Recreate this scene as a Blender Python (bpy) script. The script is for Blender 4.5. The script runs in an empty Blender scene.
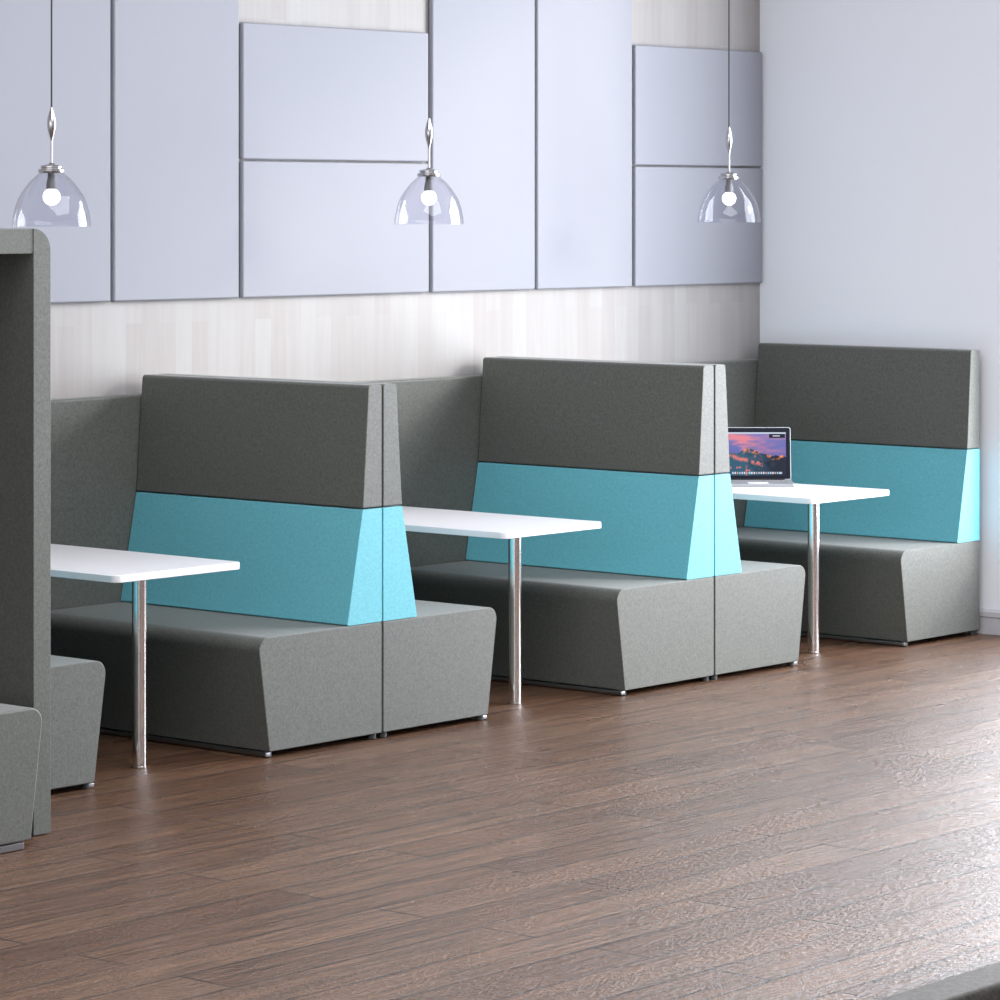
import bpy, bmesh, math, random
from mathutils import Vector, Matrix
random.seed(7)
S = bpy.context.scene
C = S.collection
PI = math.pi

# ------------------------------------------------------------------ helpers
def link(o, parent=None):
    C.objects.link(o)
    if parent: o.parent = parent
    return o

def obj(name, bm, mat, parent=None, loc=None, smooth=True, kind=None):
    bmesh.ops.recalc_face_normals(bm, faces=bm.faces)
    me = bpy.data.meshes.new(name)
    bm.to_mesh(me); bm.free()
    for m in (mat if isinstance(mat, (list, tuple)) else [mat]): me.materials.append(m)
    if smooth:
        me.polygons.foreach_set('use_smooth', [True]*len(me.polygons))
        me.set_sharp_from_angle(angle=math.radians(38))
    o = bpy.data.objects.new(name, me)
    if loc: o.location = loc
    if kind: o['kind'] = kind
    if smooth:
        w = o.modifiers.new('weighted normals', 'WEIGHTED_NORMAL'); w.weight = 100; w.keep_sharp = True
    return link(o, parent)

def tag(o, label, cat, group=None):
    o['label'] = label; o['category'] = cat
    if group: o['group'] = group
    return o

def thing(name, label, cat, loc=(0, 0, 0), rotz=0, group=None):
    o = bpy.data.objects.new(name, None)
    o.empty_display_size = .1
    o.location = loc; o.rotation_euler = (0, 0, rotz)
    link(o)
    return tag(o, label, cat, group)

def copy_tree(root, loc, rotz, label, group=None):
    r = root.copy(); link(r); r.location = loc; r.rotation_euler = (0, 0, rotz)
    r['label'] = label
    if group: r['group'] = group
    for ch in list(root.children):
        c = ch.copy(); C.objects.link(c); c.parent = r
        for g in list(ch.children):
            d = g.copy(); C.objects.link(d); d.parent = c
    return r

def bx(bm, x0, x1, y0, y1, z0, z1, bev=0, seg=2):
    r = bmesh.ops.create_cube(bm, size=1)
    vs = r['verts']
    for v in vs:
        v.co = Vector(((x0+x1)/2 + v.co.x*(x1-x0), (y0+y1)/2 + v.co.y*(y1-y0), (z0+z1)/2 + v.co.z*(z1-z0)))
    if bev:
        es = list({e for v in vs for e in v.link_edges})
        bmesh.ops.bevel(bm, geom=es, offset=bev, segments=seg, affect='EDGES', profile=.5)
    return bm

def box(*a, **k):
    return bx(bmesh.new(), *a, **k)

def rounded(pts, radii, n=6):
    """polygon outline with each corner rounded by its own radius"""
    out = []; N = len(pts)
    for i in range(N):
        p = Vector(pts[i]); a = Vector(pts[i-1]); b = Vector(pts[(i+1) % N]); r = radii[i]
        if r <= 0: out.append(p); continue
        u = (a-p).normalized(); w = (b-p).normalized()
        ang = u.angle(w); t = r/math.tan(ang/2)
        t0 = p+u*t; t1 = p+w*t
        c = p+(u+w).normalized()*(r/math.sin(ang/2))
        a0 = math.atan2(t0.y-c.y, t0.x-c.x); a1 = math.atan2(t1.y-c.y, t1.x-c.x)
        da = (a1-a0+PI) % (2*PI)-PI
        for k in range(n+1):
            q = a0+da*k/n
            out.append(Vector((c.x+r*math.cos(q), c.y+r*math.sin(q))))
    return out

def prism(outline, h0, h1, axis='y', bev=0, seg=3, bm=None):
    """extrude a 2-D outline; axis 'y': outline is (x,z), axis 'z': outline is (x,y)"""
    bm = bm or bmesh.new()
    def P(p, h): return (p[0], h, p[1]) if axis == 'y' else (p[0], p[1], h)
    lo = [bm.verts.new(P(p, h0)) for p in outline]; hi = [bm.verts.new(P(p, h1)) for p in outline]
    N = len(lo)
    f0 = bm.faces.new(lo); f1 = bm.faces.new(hi[::-1])
    for i in range(N): bm.faces.new((lo[i], hi[i], hi[(i+1) % N], lo[(i+1) % N]))
    bmesh.ops.recalc_face_normals(bm, faces=bm.faces)
    if bev:
        es = [e for e in bm.edges if len(e.link_faces) == 2 and e.calc_face_angle(0) > .45]
        bmesh.ops.bevel(bm, geom=es, offset=bev, segments=seg, affect='EDGES', profile=.5, clamp_overlap=True)
    return bm

def lathe(prof, n=40, bm=None, closed=False):
    bm = bm or bmesh.new(); rings = []
    for r, z in prof:
        if r < 1e-5: rings.append([bm.verts.new((0, 0, z))])
        else: rings.append([bm.verts.new((r*math.cos(2*PI*k/n), r*math.sin(2*PI*k/n), z)) for k in range(n)])
    pairs = list(zip(rings, rings[1:]))
    if closed: pairs.append((rings[-1], rings[0]))
    for A, B in pairs:
        for k in range(n):
            k2 = (k+1) % n
            if len(A) == 1 and len(B) == 1: continue
            if len(A) == 1: bm.faces.new((A[0], B[k], B[k2]))
            elif len(B) == 1: bm.faces.new((A[k], A[k2], B[0]))
            else: bm.faces.new((A[k], A[k2], B[k2], B[k]))
    return bm

def cyl(r, z0, z1, x=0, y=0, n=24, bev=.001):
    bm = lathe([(0, z0), (r-bev, z0), (r, z0+bev), (r, z1-bev), (r-bev, z1), (0, z1)], n)
    bmesh.ops.translate(bm, vec=(x, y, 0), verts=bm.verts)
    return bm

# ------------------------------------------------------------------ materials
class NT:
    def __init__(s, name):
        s.m = bpy.data.materials.new(name); s.m.use_nodes = True
        s.t = s.m.node_tree; s.b = s.t.nodes['Principled BSDF']
    def n(s, typ, **k):
        x = s.t.nodes.new(typ)
        for a, v in k.items():
            if a in ('operation', 'blend_type', 'data_type', 'noise_dimensions', 'offset', 'offset_frequency', 'squash', 'attribute_name', 'feature'): setattr(x, a, v)
            else: x.inputs[a.replace('_', ' ')].default_value = v
        return x
    def l(s, a, b): s.t.links.new(a, b)
    def ramp(s, fac, stops):
        r = s.t.nodes.new('ShaderNodeValToRGB'); e = r.color_ramp.elements
        while len(e) < len(stops): e.new(.5)
        for q, (p, c) in zip(e, stops): q.position = p; q.color = (*c, 1) if len(c) == 3 else c
        s.l(fac, r.inputs['Fac']); return r.outputs['Color']
    def coord(s, scale=(1, 1, 1), rot=(0, 0, 0)):
        tc = s.t.nodes.new('ShaderNodeTexCoord'); mp = s.t.nodes.new('ShaderNodeMapping')
        mp.inputs['Scale'].default_value = scale; mp.inputs['Rotation'].default_value = rot
        s.l(tc.outputs['Object'], mp.inputs['Vector']); return mp.outputs['Vector']
    def mix(s, fac, a, b, blend='MIX'):
        m = s.t.nodes.new('ShaderNodeMix'); m.data_type = 'RGBA'; m.blend_type = blend
        for sock, v in ((m.inputs[0], fac), (m.inputs[6], a), (m.inputs[7], b)):
            if isinstance(v, bpy.types.NodeSocket): s.l(v, sock)
            elif isinstance(v, (int, float)): sock.default_value = v
            else: sock.default_value = (*v, 1)
        return m.outputs[2]
    def bump(s, h, strength, dist, prev=None):
        b = s.t.nodes.new('ShaderNodeBump'); b.inputs['Strength'].default_value = strength; b.inputs['Distance'].default_value = dist
        s.l(h, b.inputs['Height'])
        if prev: s.l(prev, b.inputs['Normal'])
        return b.outputs['Normal']
    def set(s, **k):
        for a, v in k.items():
            i = s.b.inputs[a.replace('_', ' ')]
            i.default_value = (*v, 1) if isinstance(v, tuple) and len(v) == 3 and i.type == 'RGBA' else v
        return s.m

def fabric(name, col, var=.22, sheen=.25, spec=.5):
    t = NT(name)
    v = t.coord()
    fine = t.n('ShaderNodeTexNoise', Scale=330.0, Detail=3.0, Roughness=.7); t.l(v, fine.inputs['Vector'])
    mid = t.n('ShaderNodeTexNoise', Scale=95.0, Detail=3.0, Roughness=.7); t.l(v, mid.inputs['Vector'])
    add = t.n('ShaderNodeMath', operation='ADD'); t.l(fine.outputs['Fac'], add.inputs[0]); t.l(mid.outputs['Fac'], add.inputs[1])
    half = t.n('ShaderNodeMath', operation='MULTIPLY'); half.inputs[1].default_value = .5; t.l(add.outputs[0], half.inputs[0])
    lo = tuple(c*(1-var) for c in col); hi = tuple(min(1, c*(1+var)) for c in col)
    t.l(t.ramp(half.outputs[0], [(.36, lo), (.64, hi)]), t.b.inputs['Base Color'])
    t.l(t.bump(half.outputs[0], .35, .002), t.b.inputs['Normal'])
    t.set(Roughness=.55, Sheen_Weight=sheen, Sheen_Roughness=.5, Specular_IOR_Level=spec)
    return t.m

def plain(name, col, rough=.5, metal=0.0, spec=.5, **k):
    t = NT(name); t.set(Base_Color=col, Roughness=rough, Metallic=metal, Specular_IOR_Level=spec, **k); return t.m

M = {}
M['grey'] = fabric('grey wool fabric', (.079, .083, .073), .42)
M['blue'] = fabric('turquoise wool fabric', (.120, .415, .49), .16, .15, .3)
M['taupe'] = fabric('taupe wool fabric', (.115, .106, .094), .42, .05, .15)
M['white'] = plain('white laminate', (.76, .75, .775), .28)
M['chrome'] = plain('polished chrome', (.80, .78, .77), .12, 1.0)
M['steel'] = plain('grey steel rail', (.30, .30, .31), .35, 1.0)
M['rubber'] = plain('dark rubber', (.05, .055, .06), .5)
M['metal'] = plain('brushed nickel', (.46, .45, .46), .24, 1.0)
M['socket'] = plain('grey socket', (.16, .16, .16), .55)
M['cable'] = plain('dark grey cable', (.05, .05, .055), .6, 0.0, .2)
M['alu'] = plain('silver aluminium', (.42, .43, .45), .4, .6)
M['bezel'] = plain('black glass bezel', (.012, .014, .022), .35, 0.0, .08)
M['keys'] = plain('black keys', (.015, .015, .017), .5)
M['keycap'] = plain('grey keycaps', (.30, .30, .31), .5)
M['frame'] = plain('white window frame', (.8, .8, .8), .4)
M['skirt'] = plain('painted skirting', (.50, .49, .52), .5)

def glass():
    # thin clear glass: passes light straight through, mirrors by Fresnel
    t = NT('clear thin glass')
    lw = t.n('ShaderNodeLayerWeight'); lw.inputs['Blend'].default_value = .5; pw = t.n('ShaderNodeMath', operation='POWER'); pw.inputs[1].default_value = 4.0; t.l(lw.outputs['Facing'], pw.inputs[0])
    fr = t.n('ShaderNodeMapRange'); fr.inputs['To Min'].default_value = .022; fr.inputs['To Max'].default_value = .75; t.l(pw.outputs[0], fr.inputs['Value'])
    tr = t.n('ShaderNodeBsdfTransparent'); gl = t.n('ShaderNodeBsdfGlossy', Roughness=.02)
    tr.inputs['Color'].default_value = (.955, .955, .975, 1)
    mx = t.n('ShaderNodeMixShader'); t.l(fr.outputs[0], mx.inputs[0]); t.l(tr.outputs[0], mx.inputs[1]); t.l(gl.outputs[0], mx.inputs[2])
    t.l(mx.outputs[0], t.t.nodes['Material Output'].inputs['Surface'])
    return t.m
M['glass'] = glass()
t = NT('lit bulb'); t.set(Base_Color=(1, 1, 1), Emission_Color=(1, .98, .95), Emission_Strength=2.2); M['bulb'] = t.m

# wall paint
t = NT('lavender white wall paint'); v = t.coord()
nz = t.n('ShaderNodeTexNoise', Scale=60.0, Detail=4.0); t.l(v, nz.inputs['Vector'])
t.l(t.bump(nz.outputs['Fac'], .05, .002), t.b.inputs['Normal'])
t.set(Base_Color=(.80, .82, .87), Roughness=.75, Specular_IOR_Level=.25); M['paint'] = t.m
M['ceil'] = plain('grey ceiling paint', (.30, .30, .31), .8)

# acoustic panel cloth
t = NT('lavender grey panel cloth'); v = t.coord()
nz = t.n('ShaderNodeTexNoise', Scale=500.0, Detail=2.0); t.l(v, nz.inputs['Vector'])
t.l(t.ramp(nz.outputs['Fac'], [(.3, (.272, .277, .314)), (.7, (.287, .292, .330))]), t.b.inputs['Base Color'])
t.l(t.bump(nz.outputs['Fac'], .12, .001), t.b.inputs['Normal'])
t.set(Roughness=.7, Specular_IOR_Level=.3); M['panel'] = t.m

# pale vertical boards of the back wall
t = NT('whitewashed pine boards')
vb = t.coord(rot=(0, PI/2, 0))            # board length runs along z
sw = t.n('ShaderNodeSeparateXYZ'); tc = t.n('ShaderNodeTexCoord'); t.l(tc.outputs['Object'], sw.inputs[0])
cb = t.n('ShaderNodeCombineXYZ'); t.l(sw.outputs['Z'], cb.inputs['X']); t.l(sw.outputs['X'], cb.inputs['Y'])
bk = t.n('ShaderNodeTexBrick', offset=.37, offset_frequency=2); t.l(cb.outputs[0], bk.inputs['Vector'])
for k, q in (('Color1', (0, 0, 0, 1)), ('Color2', (1, 1, 1, 1)), ('Mortar', (.5, .5, .5, 1)), ('Scale', 1.0), ('Mortar Size', .0008), ('Mortar Smooth', .2), ('Bias', 0.0), ('Brick Width', .82), ('Row Height', .098)):
    bk.inputs[k].default_value = q
cbase = t.ramp(bk.outputs['Color'], [(0, (.318, .300, .293)), (.35, (.330, .314, .307)), (.7, (.341, .329, .324)), (1, (.350, .341, .339))])
vg = t.coord(scale=(26, 26, 1.6))
g1 = t.n('ShaderNodeTexNoise', Scale=1.0, Detail=4.0, Roughness=.6, Distortion=.6); t.l(vg, g1.inputs['Vector'])
grain = t.ramp(g1.outputs['Fac'], [(.3, (.93, .91, .90)), (.62, (1, 1, 1))])
t.l(t.mix(.9, cbase, grain, 'MULTIPLY'), t.b.inputs['Base Color'])
t.set(Roughness=.55, Specular_IOR_Level=.3); M['pine'] = t.m

# brown brushed plank floor: planks run along x
t = NT('brown brushed plank floor')
vf = t.coord()
bk = t.n('ShaderNodeTexBrick', offset=.41, offset_frequency=2); t.l(vf, bk.inputs['Vector'])
for k, q in (('Color1', (0, 0, 0, 1)), ('Color2', (1, 1, 1, 1)), ('Mortar', (.0, .0, .0, 1)), ('Scale', 1.0), ('Mortar Size', .0065), ('Mortar Smooth', .4), ('Bias', 0.0), ('Brick Width', 1.75), ('Row Height', .2135)):
    bk.inputs[k].default_value = q
vgr = t.coord(scale=(1.6, 34, 1))
g1 = t.n('ShaderNodeTexNoise', Scale=1.0, Detail=5.0, Roughness=.62, Distortion=.5); t.l(vgr, g1.inputs['Vector'])
vsp = t.coord(scale=(31, 58, 1))
g2 = t.n('ShaderNodeTexNoise', Scale=1.0, Detail=4.0, Roughness=.72); t.l(vsp, g2.inputs['Vector'])
vbl = t.coord(scale=(.9, 2.2, 1))
g3 = t.n('ShaderNodeTexNoise', Scale=1.0, Detail=3.0, Roughness=.55); t.l(vbl, g3.inputs['Vector'])
plank = t.ramp(bk.outputs['Color'], [(0, (.092, .045, .025)), (.5, (.114, .059, .034)), (1, (.136, .074, .044))])
gr = t.ramp(g1.outputs['Fac'], [(.30, (.38, .35, .34)), (.5, (.95, .95, .95)), (.70, (1.4, 1.36, 1.33))])
vst = t.coord(scale=(5, 85, 1))
g4 = t.n('ShaderNodeTexNoise', Scale=1.0, Detail=3.0, Roughness=.7); t.l(vst, g4.inputs['Vector'])
c1 = t.mix(.85, plank, gr, 'MULTIPLY')
c1 = t.mix(.8, c1, t.ramp(g4.outputs['Fac'], [(.33, (.5, .48, .47)), (.5, (1, 1, 1)), (.68, (1.35, 1.33, 1.3))]), 'MULTIPLY')
c1 = t.mix(t.ramp(bk.outputs['Fac'], [(0, (0, 0, 0)), (1, (.85, .85, .85))]), c1, (.03, .018, .014))
t.l(c1, t.b.inputs['Base Color'])
# worn patches: some rougher, some glossier
rr = t.ramp(g3.outputs['Fac'], [(.35, (.21, .21, .21)), (.65, (.34, .34, .34))])
t.l(rr, t.b.inputs['Roughness'])
inv = t.n('ShaderNodeMath', operation='SUBTRACT'); inv.inputs[0].default_value = 1; t.l(bk.outputs['Fac'], inv.inputs[1])
nrm = t.bump(inv.outputs[0], .7, .004)
nrm = t.bump(g1.outputs['Fac'], .6, .008, nrm)
nrm = t.bump(g2.outputs['Fac'], 1.0, .011, nrm)
t.l(nrm, t.b.inputs['Normal'])
t.set(Specular_IOR_Level=.34); M['floor'] = t.m

# ------------------------------------------------------------------ dimensions (metres; room side of the back wall is -y)
P = 2.2125                    # booth pitch
D0, D1 = .085, 1.3965         # bench ends, distance from the back wall
ZS, ZM, ZT, ZB = .47, .9314, 1.4252, .025
XR = 4.46                     # right wall
ZC = 4.75                     # ceiling

# ------------------------------------------------------------------ setting
obj('floor', box(-13, XR, -13.5, 0, -.06, 0), M['floor'], smooth=False, kind='structure')
# ceiling with a wide opening added mid-room for an unseen fill lamp
FILLX, FILLY = -1.9, -5.4
bm = bmesh.new()
bx(bm, -13, FILLX-2.6, -13.5, 0, ZC, ZC+.1); bx(bm, FILLX+2.6, XR, -13.5, 0, ZC, ZC+.1)
bx(bm, FILLX-2.6, FILLX+2.6, FILLY+2.85, 0, ZC, ZC+.1); bx(bm, FILLX-2.6, FILLX+2.6, -13.5, FILLY-2.85, ZC, ZC+.1)
obj('ceiling', bm, M['ceil'], smooth=False, kind='structure')
bm = bmesh.new()
for a0, a1, b0, b1 in ((-2.6, -2.52, -2.85, 2.85), (2.52, 2.6, -2.85, 2.85), (-2.52, 2.52, -2.85, -2.77), (-2.52, 2.52, 2.77, 2.85)):
    bx(bm, FILLX+a0, FILLX+a1, FILLY+b0, FILLY+b1, ZC-.01, ZC+.12)
obj('fill_opening_frame', bm, M['frame'], smooth=False, kind='structure')  # invented frame around the opening of the added fill lamp
obj('wall_back', box(-13, XR+.3, 0, .2, -.06, ZC+.1), M['pine'], smooth=False, kind='structure')
# right wall with one wide tall opening just outside the picture
WY0, WY1, WZ0, WZ1 = -1.54, -6.6, .35, 4.45
bm = bmesh.new()
bx(bm, XR, XR+.12, WY0, 0, -.06, ZC+.1)
bx(bm, XR, XR+.12, -13.5, WY1, -.06, ZC+.1)
bx(bm, XR, XR+.12, WY1, WY0, -.06, WZ0)
bx(bm, XR, XR+.12, WY1, WY0, WZ1, ZC+.1)
obj('wall_right', bm, M['paint'], smooth=False, kind='structure')
bm = bmesh.new()
e = .05
bx(bm, XR+.05, XR+.11, WY0-e, WY0, WZ0, WZ1); bx(bm, XR+.05, XR+.11, WY1, WY1+e, WZ0, WZ1)
bx(bm, XR+.05, XR+.11, WY1+e, WY0-e, WZ0, WZ0+e); bx(bm, XR+.05, XR+.11, WY1+e, WY0-e, WZ1-e, WZ1)
obj('window_1', bm, M['frame'], smooth=False, kind='structure')
obj('wall_front', box(-13, XR+.3, -13.7, -13.5, -.06, ZC+.1), M['paint'], smooth=False, kind='structure')
bm = bmesh.new()
sk = rounded([(XR, 0), (XR-.014, 0), (XR-.014, .085), (XR-.022, .088), (XR-.022, .115), (XR, .125)], [0, 0, .002, .002, .008, 0], 4)
prism(sk, -13.4, -.005, bm=bm)
obj('baseboard_right', bm, M['skirt'], kind='structure')

# ------------------------------------------------------------------ acoustic panels on the back wall
TH = .03
def wall_panel(x0, x1, z0, z1, label):
    bm = box(x0, x1, -TH, -.002, z0, z1, bev=.009, seg=4)
    tag(obj('mounted_panel', bm, M['panel']), label, 'wall panel', 'lavender grey acoustic panels on the wood wall')
Z0, ZJ, Z1, ZTALL = 1.737, 2.345, 2.9525, 3.565
wall_panel(-.975, -.210, Z0, ZTALL, 'tall lavender grey wall panel behind the leftmost glass pendant')
wall_panel(-.192, .556, Z0, ZTALL, 'second tall wall panel from the left, between leftmost pendant and stacked wide panels')
wall_panel(.578, 1.812, ZJ+.004, Z1, 'upper wide wall panel of the middle stacked pair, left of the middle pendant')
wall_panel(.578, 1.812, Z0, ZJ-.004, 'lower wide wall panel of the middle pair, behind the middle pendant shade')
wall_panel(1.834, 2.583, Z0, ZTALL, 'tall wall panel just right of the middle pendant cable')
wall_panel(2.600, 3.343, Z0, ZTALL, 'tall wall panel left of the stacked pair in the corner')
wall_panel(3.366, 4.446, ZJ+.004, Z1, 'upper wall panel of the corner pair behind the right pendant cable')
wall_panel(3.366, 4.446, Z0, ZJ-.004, 'lower wall panel of the corner pair behind the right pendant shade')

# ------------------------------------------------------------------ upholstered screens along the wall behind each booth
def screen(x0, x1, label):
    bm = box(x0, x1, -.08, -.002, .0, 1.3396, bev=.012, seg=3)
    tag(obj('upholstered_screen', bm, M['grey']), label, 'screen', 'low grey screens along the back wall')
screen(-P+.004, -.004, 'low grey screen on back wall behind the left table, beside the tall pod')
screen(.004, P-.004, 'low grey screen on back wall behind the middle table, between double benches')
screen(P+.004, 2*P-.012, 'low grey screen on back wall behind the laptop, in the corner')

# ------------------------------------------------------------------ benches: local frame, back plane at x = 0, seat towards -x, length along y centred on 0
L2 = (D1-D0)/2
YC = -(D0+D1)/2
G = .0045                      # half of the gap between two backs
def make_bench(label):
    t = thing('booth_bench', label, 'bench', (0, YC, 0), 0, 'grey and turquoise booth benches')
    seat = rounded([(-G, ZB), (-.648, ZB), (-.712, ZS), (-G, ZS)], [.006, .008, .05, .004], 8)
    obj('seat', prism(seat, -L2, L2, bev=.009), M['grey'], t)
    lo = rounded([(-G, ZS+.002), (-.2075, ZS+.002), (-.1168, ZM-.003), (-G, ZM-.003)], [.004, .006, .004, .004], 3)
    obj('lower_backrest', prism(lo, -L2, L2, bev=.007), M['blue'], t)
    up = rounded([(-G, ZM+.003), (-.1168, ZM+.003), (-.0826, ZT), (-G, ZT)], [.004, .004, .016, .012], 4)
    obj('upper_backrest', prism(up, -L2, L2, bev=.011), M['grey'], t)
    obj('rail', box(-.658, -.630, -L2+.012, L2-.012, .004, .021, bev=.004), M['steel'], t)
    for x in (-.630, -.032):
        for y in (-L2+.03, L2-.03):
            bm = cyl(.017, 0, .030, x, y, 16, .003)
            obj('foot', bm, M['rubber'], t)
    return t
GB = 'grey and turquoise booth benches'
b = make_bench('left side of the nearest full double bench, facing the left table')
copy_tree(b, (P, YC, 0), 0, 'left side of the middle double bench, facing the middle white table', GB)
copy_tree(b, (2*P-.012, YC, 0), 0, 'single bench against the right wall, behind the laptop table', GB)
copy_tree(b, (-P, YC, 0), PI, 'bench right of the tall pod, only its tapered grey seat end showing', GB)
copy_tree(b, (0, YC, 0), PI, 'right side of the nearest full double bench, seat facing the middle table', GB)
copy_tree(b, (P, YC, 0), PI, 'right side of the middle double bench, seat facing the laptop table', GB)

# ------------------------------------------------------------------ tables
TX0, TX1, TD0, TD1, ZTAB, TT = -1.457, -.794, .083, 1.397, .774, .028
LGX = -.001
def make_table(label, X):
    cx = (TX0+TX1)/2; hw = (TX1-TX0)/2
    t = thing('booth_table', label, 'table', (X+cx, 0, 0), 0, 'white booth tables')
    top = rounded([(-hw, -TD0), (hw, -TD0), (hw, -TD1), (-hw, -TD1)], [.004, .004, .032, .032], 8)
    obj('tabletop', prism(top, ZTAB-TT, ZTAB, axis='z', bev=.003), M['white'], t)
    lg = obj('leg', cyl(.0285, .008, ZTAB-TT-.006, LGX, -1.172, 40, .001), M['chrome'], t)
    obj('base_plate', cyl(.030, 0, .009, LGX, -1.172, 40, .002), M['chrome'], lg)
    obj('mounting_plate', cyl(.07, ZTAB-TT-.007, ZTAB-TT, LGX, -1.172, 32, .001), M['steel'], lg)
    return t
tb = make_table('white table on one chrome leg beside the tall grey pod', 0)
copy_tree(tb, (P+(TX0+TX1)/2, 0, 0), 0, 'white table on one chrome leg between the two double benches')
copy_tree(tb, (2*P-.002+(TX0+TX1)/2, 0, 0), 0, 'white table on one chrome leg with the open laptop on it')

# ------------------------------------------------------------------ tall pod at the left edge and its seat
pod = thing('high_back_pod', 'tall grey upholstered pod with a roof, cut by the left picture edge', 'booth', (-2.95, -1.0, 0))
def pod_part(name, bm, mat=M['grey']):
    bmesh.ops.translate(bm, vec=(2.95, 1.0, 0), verts=bm.verts)
    return obj(name, bm, mat, pod)
PX1 = -2.276; PT = .078; PD0, PD1 = .10, 1.95; PZ = 2.066
side = rounded([(PX1-PT, .004), (PX1, .004), (PX1, PZ), (PX1-PT, PZ)], [.003, .004, .075, .002], 10)
pod_part('side_panel', prism(side, -PD1, -PD0, bev=.004))
LX = -4.35
side = rounded([(LX, .004), (LX+PT, .004), (LX+PT, PZ), (LX, PZ)], [.003, .004, .002, .075], 10)
pod_part('side_panel', prism(side, -PD1, -PD0, bev=.004))
pod_part('roof_panel', box(LX+PT, PX1-PT, -PD1+.003, -PD0, PZ-.085, PZ-.001, bev=.002, seg=3))
pod_part('back_panel', box(LX+PT+.002, PX1-PT-.002, -PD0-.09, -PD0, .004, PZ-.087, bev=.008, seg=3))

st = thing('pod_seat', 'low grey tapered seat block in front of the tall pod, at the left picture edge', 'seat', (-3.2, -1.55, 0))
prof = rounded([(-.66, .03), (.695, .03), (.752, .47), (-.71, .47)], [.008, .008, .05, .05], 8)
obj('cushion', prism(prof, -.56, .56, bev=.012), M['grey'], st)
obj('rail', box(-.64, .67, -.552, -.50, .002, .026, bev=.003), M['steel'], st)
for x in (-.6, .6):
    obj('foot', cyl(.017, 0, .031, x, .45, 16, .003), M['rubber'], st)

# ------------------------------------------------------------------ bench in the near right corner (only the top of its back reaches the frame)
fg = thing('low_back_bench', 'near grey low-back bench, only its back top showing in bottom right corner', 'bench', (-6.3, -8.45, 0))
prof = rounded([(-.28, .03), (.28, .03), (.36, .45), (-.36, .45)], [.006, .006, .03, .045], 6)
def alongx(bm):
    bmesh.ops.rotate(bm, cent=(0, 0, 0), matrix=Matrix.Rotation(PI/2, 3, 'Z'), verts=bm.verts); return bm
seat = rounded([(-.30, .03), (.20, .03), (.20, .45), (-.36, .45)], [.006, .004, .004, .045], 6)
obj('seat', alongx(prism([(-p.x, p.y) for p in seat], -.72, .72, bev=.01)), M['taupe'], fg).location = (0, .0, 0)
bk_ = rounded([(.205, .03), (.363, .03), (.363, 1.07), (.277, 1.07)], [.004, .004, .014, .012], 4)
obj('backrest', alongx(prism([(p.x, p.y) for p in bk_], -.72, .72, bev=.01)), M['taupe'], fg)
for x in (-.66, .66):
    for y in (-.22, .30):
        obj('foot', cyl(.017, 0, .032, x, y, 16, .003), M['rubber'], fg)

# ------------------------------------------------------------------ pendant lamps
def make_pendant(label, X):
    t = thing('pendant_lamp', label, 'pendant lamp', (X, -.68, 2.062), 0, 'clear glass pendants over the tables')
    # shade profile: outer then inner wall
    H = .205; R = .153; r0 = .046; th = .0025
    pts = [(.050, .2075), (.066, .194), (.084, .177), (.107, .147), (.129, .112), (.141, .078), (.148, .050), (.1525, .020), (.153, 0)]
    out = []
    for i in range(len(pts)-1):                       # smooth curve through the measured outline
        p0, p1, p2, p3 = (Vector(pts[max(0, min(len(pts)-1, i+q))]) for q in (-1, 0, 1, 2))
        for k in range(5):
            u = k/5
            q = .5*((2*p1)+(p2-p0)*u+(2*p0-5*p1+4*p2-p3)*u*u+(3*p1-p0-3*p2+p3)*u**3)
            out.append((q.x, q.y))
    out.append(pts[-1])
    inn = [(r-th, z-(.0012 if 0 < i < len(out)-1 else 0)) for i, (r, z) in enumerate(out)]
    obj('shade', lathe(out+inn[::-1], 64, closed=True), M['glass'], t)
    obj('cap', lathe([(0, .208), (.040, .208), (.050, .210), (.052, .214), (.052, .222), (.049, .225), (.040, .226), (.040, .229), (.043, .231), (.043, .236), (.039, .239), (.014, .243), (.009, .249), (0, .249)], 40), M['metal'], t)
    obj('stem', cyl(.0048, .247, .345, n=16), M['metal'], t)
    fin = [(0, .335), (.005, .337)]
    for k in range(1, 20):
        s = k/20; fin.append((.005+.0125*math.sin(PI*s)**1.15, .34+.124*s))
    fin += [(.004, .466), (0, .467)]
    obj('finial', lathe(fin, 28), M['metal'], t)
    obj('cable', cyl(.0036, .465, ZC-2.062-.035, n=12), M['cable'], t)
    obj('canopy', lathe([(0, ZC-2.062-.04), (.05, ZC-2.062-.035), (.06, ZC-2.062-.02), (.06, ZC-2.062), (0, ZC-2.062)], 32), M['metal'], t)
    so = obj('socket', lathe([(0, .2075), (.0145, .2075), (.0155, .20), (.0155, .188), (.0205, .17), (.0215, .15), (.0205, .147), (0, .147)], 28), M['socket'], t)
    b = []
    for k in range(21):
        a = PI*k/20; b.append((max(0, .034*math.sin(a)) if 0 < k < 20 else 0, .1165+.0335*math.cos(a)))
    obj('bulb', lathe(b, 32), M['bulb'], t)
    return t
CX = (TX0+TX1)/2
pd = make_pendant('leftmost clear glass pendant lamp, hanging above the tall pod', -1.131)
copy_tree(pd, (1.081, -.68, 2.062), 0, 'middle clear glass pendant lamp, hanging over the middle table')
copy_tree(pd, (3.28, -.68, 2.062), 0, 'right clear glass pendant lamp, hanging near the corner above the laptop')

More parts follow.
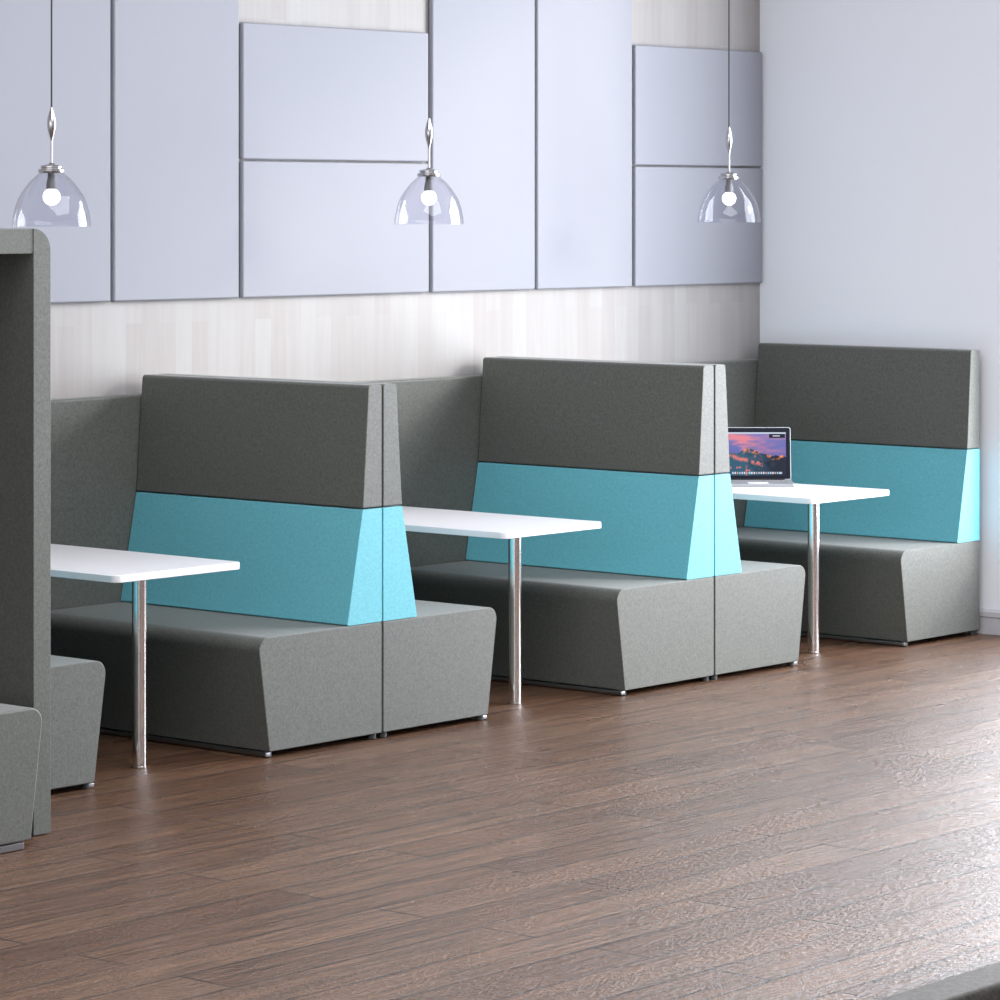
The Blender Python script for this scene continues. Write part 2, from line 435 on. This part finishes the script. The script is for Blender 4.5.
# ------------------------------------------------------------------ laptop (local frame: hinge along x at y = 0, user side -y)
YAW = .8622
LW, LDp, LH = .352, .235, .262
lap = thing('laptop', 'open silver laptop with black bezel and mountain picture, on the corner table', 'laptop', (3.525, -.660, ZTAB), -YAW)
def lpart(name, bm, mat, parent=lap, **k): return obj(name, bm, mat, parent, **k)
base = rounded([(-LW/2, -LDp), (LW/2, -LDp), (LW/2, 0), (-LW/2, 0)], [.012]*4, 6)
lpart('base', prism(base, .001, .014, axis='z', bev=.002), M['alu'])
bm = bmesh.new()
for r in range(6):
    n = 14 if r else 6
    for c in range(n if r else 14):
        if r == 0 and 4 <= c <= 8: continue
        x0 = -.145+c*.0207; y0 = -.120+r*.0175
        bx(bm, x0, x0+.0175, y0, y0+.0145, .0138, .0155)
    if r == 0: bx(bm, -.145+4*.0207, -.145+8*.0207+.0175, -.120, -.1055, .0138, .0155)
lpart('keyboard', bm, M['keycap'], smooth=False)
lpart('trackpad', box(-.05, .05, -.225, -.135, .0138, .0146), M['frame'], smooth=False)
lpart('hinge', box(-.145, .145, -.006, .008, .004, .020, bev=.003), M['keys'])
tilt = math.radians(9)
def lean(bm):
    bmesh.ops.rotate(bm, cent=(0, 0, .014), matrix=Matrix.Rotation(-tilt, 3, 'X'), verts=bm.verts); return bm
lidp = rounded([(-LW/2, .014), (LW/2, .014), (LW/2, .014+LH), (-LW/2, .014+LH)], [.004, .004, .012, .012], 6)
lid = lpart('lid', lean(prism(lidp, .0, .007, bev=.0015)), M['alu'])
bz = rounded([(-LW/2+.004, .020), (LW/2-.004, .020), (LW/2-.004, .010+LH), (-LW/2+.004, .010+LH)], [.002, .002, .009, .009], 6)
lpart('bezel', lean(prism(bz, -.0012, .0004)), M['bezel'], lid)
# the picture on the display: an invented sunset range, one colour per little face
NX, NY = 132, 84
sx0, sx1, sz0, sz1 = -LW/2+.024, LW/2-.024, .036, .014+LH-.026
def lerp(a, b, t): t = max(0, min(1, t)); return tuple(p+(q-p)*t for p, q in zip(a, b))
rnd = random.Random(3)
gridn = [[rnd.random() for _ in range(64)] for _ in range(64)]
def vn(x, y):
    xi, yi = math.floor(x), math.floor(y); fx, fy = x-xi, y-yi
    fx = fx*fx*(3-2*fx); fy = fy*fy*(3-2*fy)
    g = lambda i, j: gridn[i % 64][j % 64]
    return (g(xi, yi)*(1-fx)+g(xi+1, yi)*fx)*(1-fy)+(g(xi, yi+1)*(1-fx)+g(xi+1, yi+1)*fx)*fy
def fb(x, y): return .5*vn(x, y)+.27*vn(2*x+7, 2*y+3)+.15*vn(4*x+1, 4*y+9)+.08*vn(8*x, 8*y)
def pixel(u, v):              # u right, v up, 0..1
    if v > .965: return (.72, .76, .86)
    if v > .87 and u > .73 and u < .985:
        return (.75, .75, .8) if (.905 < v < .93 and .79 < u < .90) else (.05, .055, .10)
    if v < .085 and .12 < u < .93 and .03 < v:
        q = (u-.12)*26
        if (q % 1) < .62: return ((.75, .8, .9), (.85, .86, .92), (.8, .55, .5), (.5, .75, .85))[int(q) % 4]
        return (.16, .22, .30)
    ridge = .52+.16*math.exp(-((u-.40)/.16)**2)-.22*max(0, u-.45)+.16*(fb(u*9, 2.3)-.5)-.04*math.sin(u*5)
    if v > ridge:
        c = lerp((.24, .28, .58), (.42, .38, .66), (v-.45)*1.6+.4*(fb(u*3, v*5)-.5))
        p = fb(u*3.2+5, v*7+2)
        c = lerp(c, (.86, .42, .48), (p-.46)*5*(1.0-.9*u)+(.22 if v > .82 else 0))
        return c
    dep = ridge-v
    n = fb(u*14, v*14+20)
    c = lerp((.10, .24, .33), (.05, .07, .11), (u-.35)*2.2+(n-.5))
    peak = max(0, 1-dep*9)*(1 if u > .3 else .5)
    c = lerp(c, (.95, .43, .25), (n-.48)*9*peak)
    band = abs(v-(.46-.35*max(0, u-.05)))
    if u < .62: c = lerp(c, (.82, .36, .34), (1-band*13)*(fb(u*20+3, v*16)-.36)*4.5)
    return c
bm = bmesh.new(); lay = bm.loops.layers.float_color.new('picture')
vs = [[bm.verts.new((sx0+(sx1-sx0)*i/NX, -.0016, sz0+(sz1-sz0)*j/NY)) for i in range(NX+1)] for j in range(NY+1)]
for j in range(NY):
    for i in range(NX):
        f = bm.faces.new((vs[j][i], vs[j][i+1], vs[j+1][i+1], vs[j+1][i]))
        col = pixel((i+.5)/NX, (j+.5)/NY)
        for lp in f.loops: lp[lay] = tuple(max(0, q) ** 1.6 for q in col)+(1,)
t = NT('lit display'); at = t.n('ShaderNodeVertexColor'); at.layer_name = 'picture'
t.l(at.outputs['Color'], t.b.inputs['Emission Color'])
t.set(Base_Color=(.01, .01, .012), Roughness=.35, Specular_IOR_Level=.08, Emission_Strength=1.0)
lpart('display', lean(bm), t.m, lid, smooth=False)

# ------------------------------------------------------------------ light
def lamp(name, typ, **k):
    d = bpy.data.lights.new(name, typ)
    for a, v in k.items(): setattr(d, a, v)
    return link(bpy.data.objects.new(name, d))
sun = lamp('sun', 'SUN', energy=1.45, angle=math.radians(9), color=(1.0, .91, .80))
sd = Vector((1, -1.32, .575)).normalized()
sun.rotation_euler = sd.to_track_quat('Z', 'Y').to_euler(); sun.location = (8, -8, 6)
win = lamp('window_daylight', 'AREA', energy=680, shape='RECTANGLE', size=abs(WY1-WY0)-.1, size_y=WZ1-WZ0-.1, color=(.86, .92, 1.0))
win.location = (XR+.10, (WY0+WY1)/2, (WZ0+WZ1)/2)
win.rotation_euler = Vector((1, 0, 0)).to_track_quat('Z', 'Y').to_euler()
sky_fill = lamp('ceiling_fill', 'AREA', energy=330, shape='RECTANGLE', size=5.0, size_y=5.5, color=(.97, .98, 1.0))  # added overhead fill lamp, brightens right wall and left-facing sides
sky_fill.location = (FILLX, FILLY, ZC+.09)
W = bpy.data.worlds.new('sky_fill'); S.world = W; W.use_nodes = True
bg = W.node_tree.nodes['Background']; bg.inputs[0].default_value = (.95, .95, .98, 1); bg.inputs[1].default_value = 2.8

# ------------------------------------------------------------------ camera
cam = bpy.data.cameras.new('camera'); co = link(bpy.data.objects.new('camera', cam)); S.camera = co
CXp, CDp, CH, F, HY = -10.1634, 10.7289, 2.1439, 3429.255, 205.617
co.location = (CXp, -CDp, CH)
co.rotation_euler = (PI/2, 0, -YAW)
cam.sensor_width = 36; cam.lens = 36*F/1000
cam.shift_x = 0; cam.shift_y = (HY-500)/1000
cam.clip_end = 100; cam.clip_start = .05

vs_ = S.view_settings
vs_.view_transform = 'Standard'; vs_.look = 'None'; vs_.gamma = 1; vs_.use_curve_mapping = False; vs_.exposure = 0.0
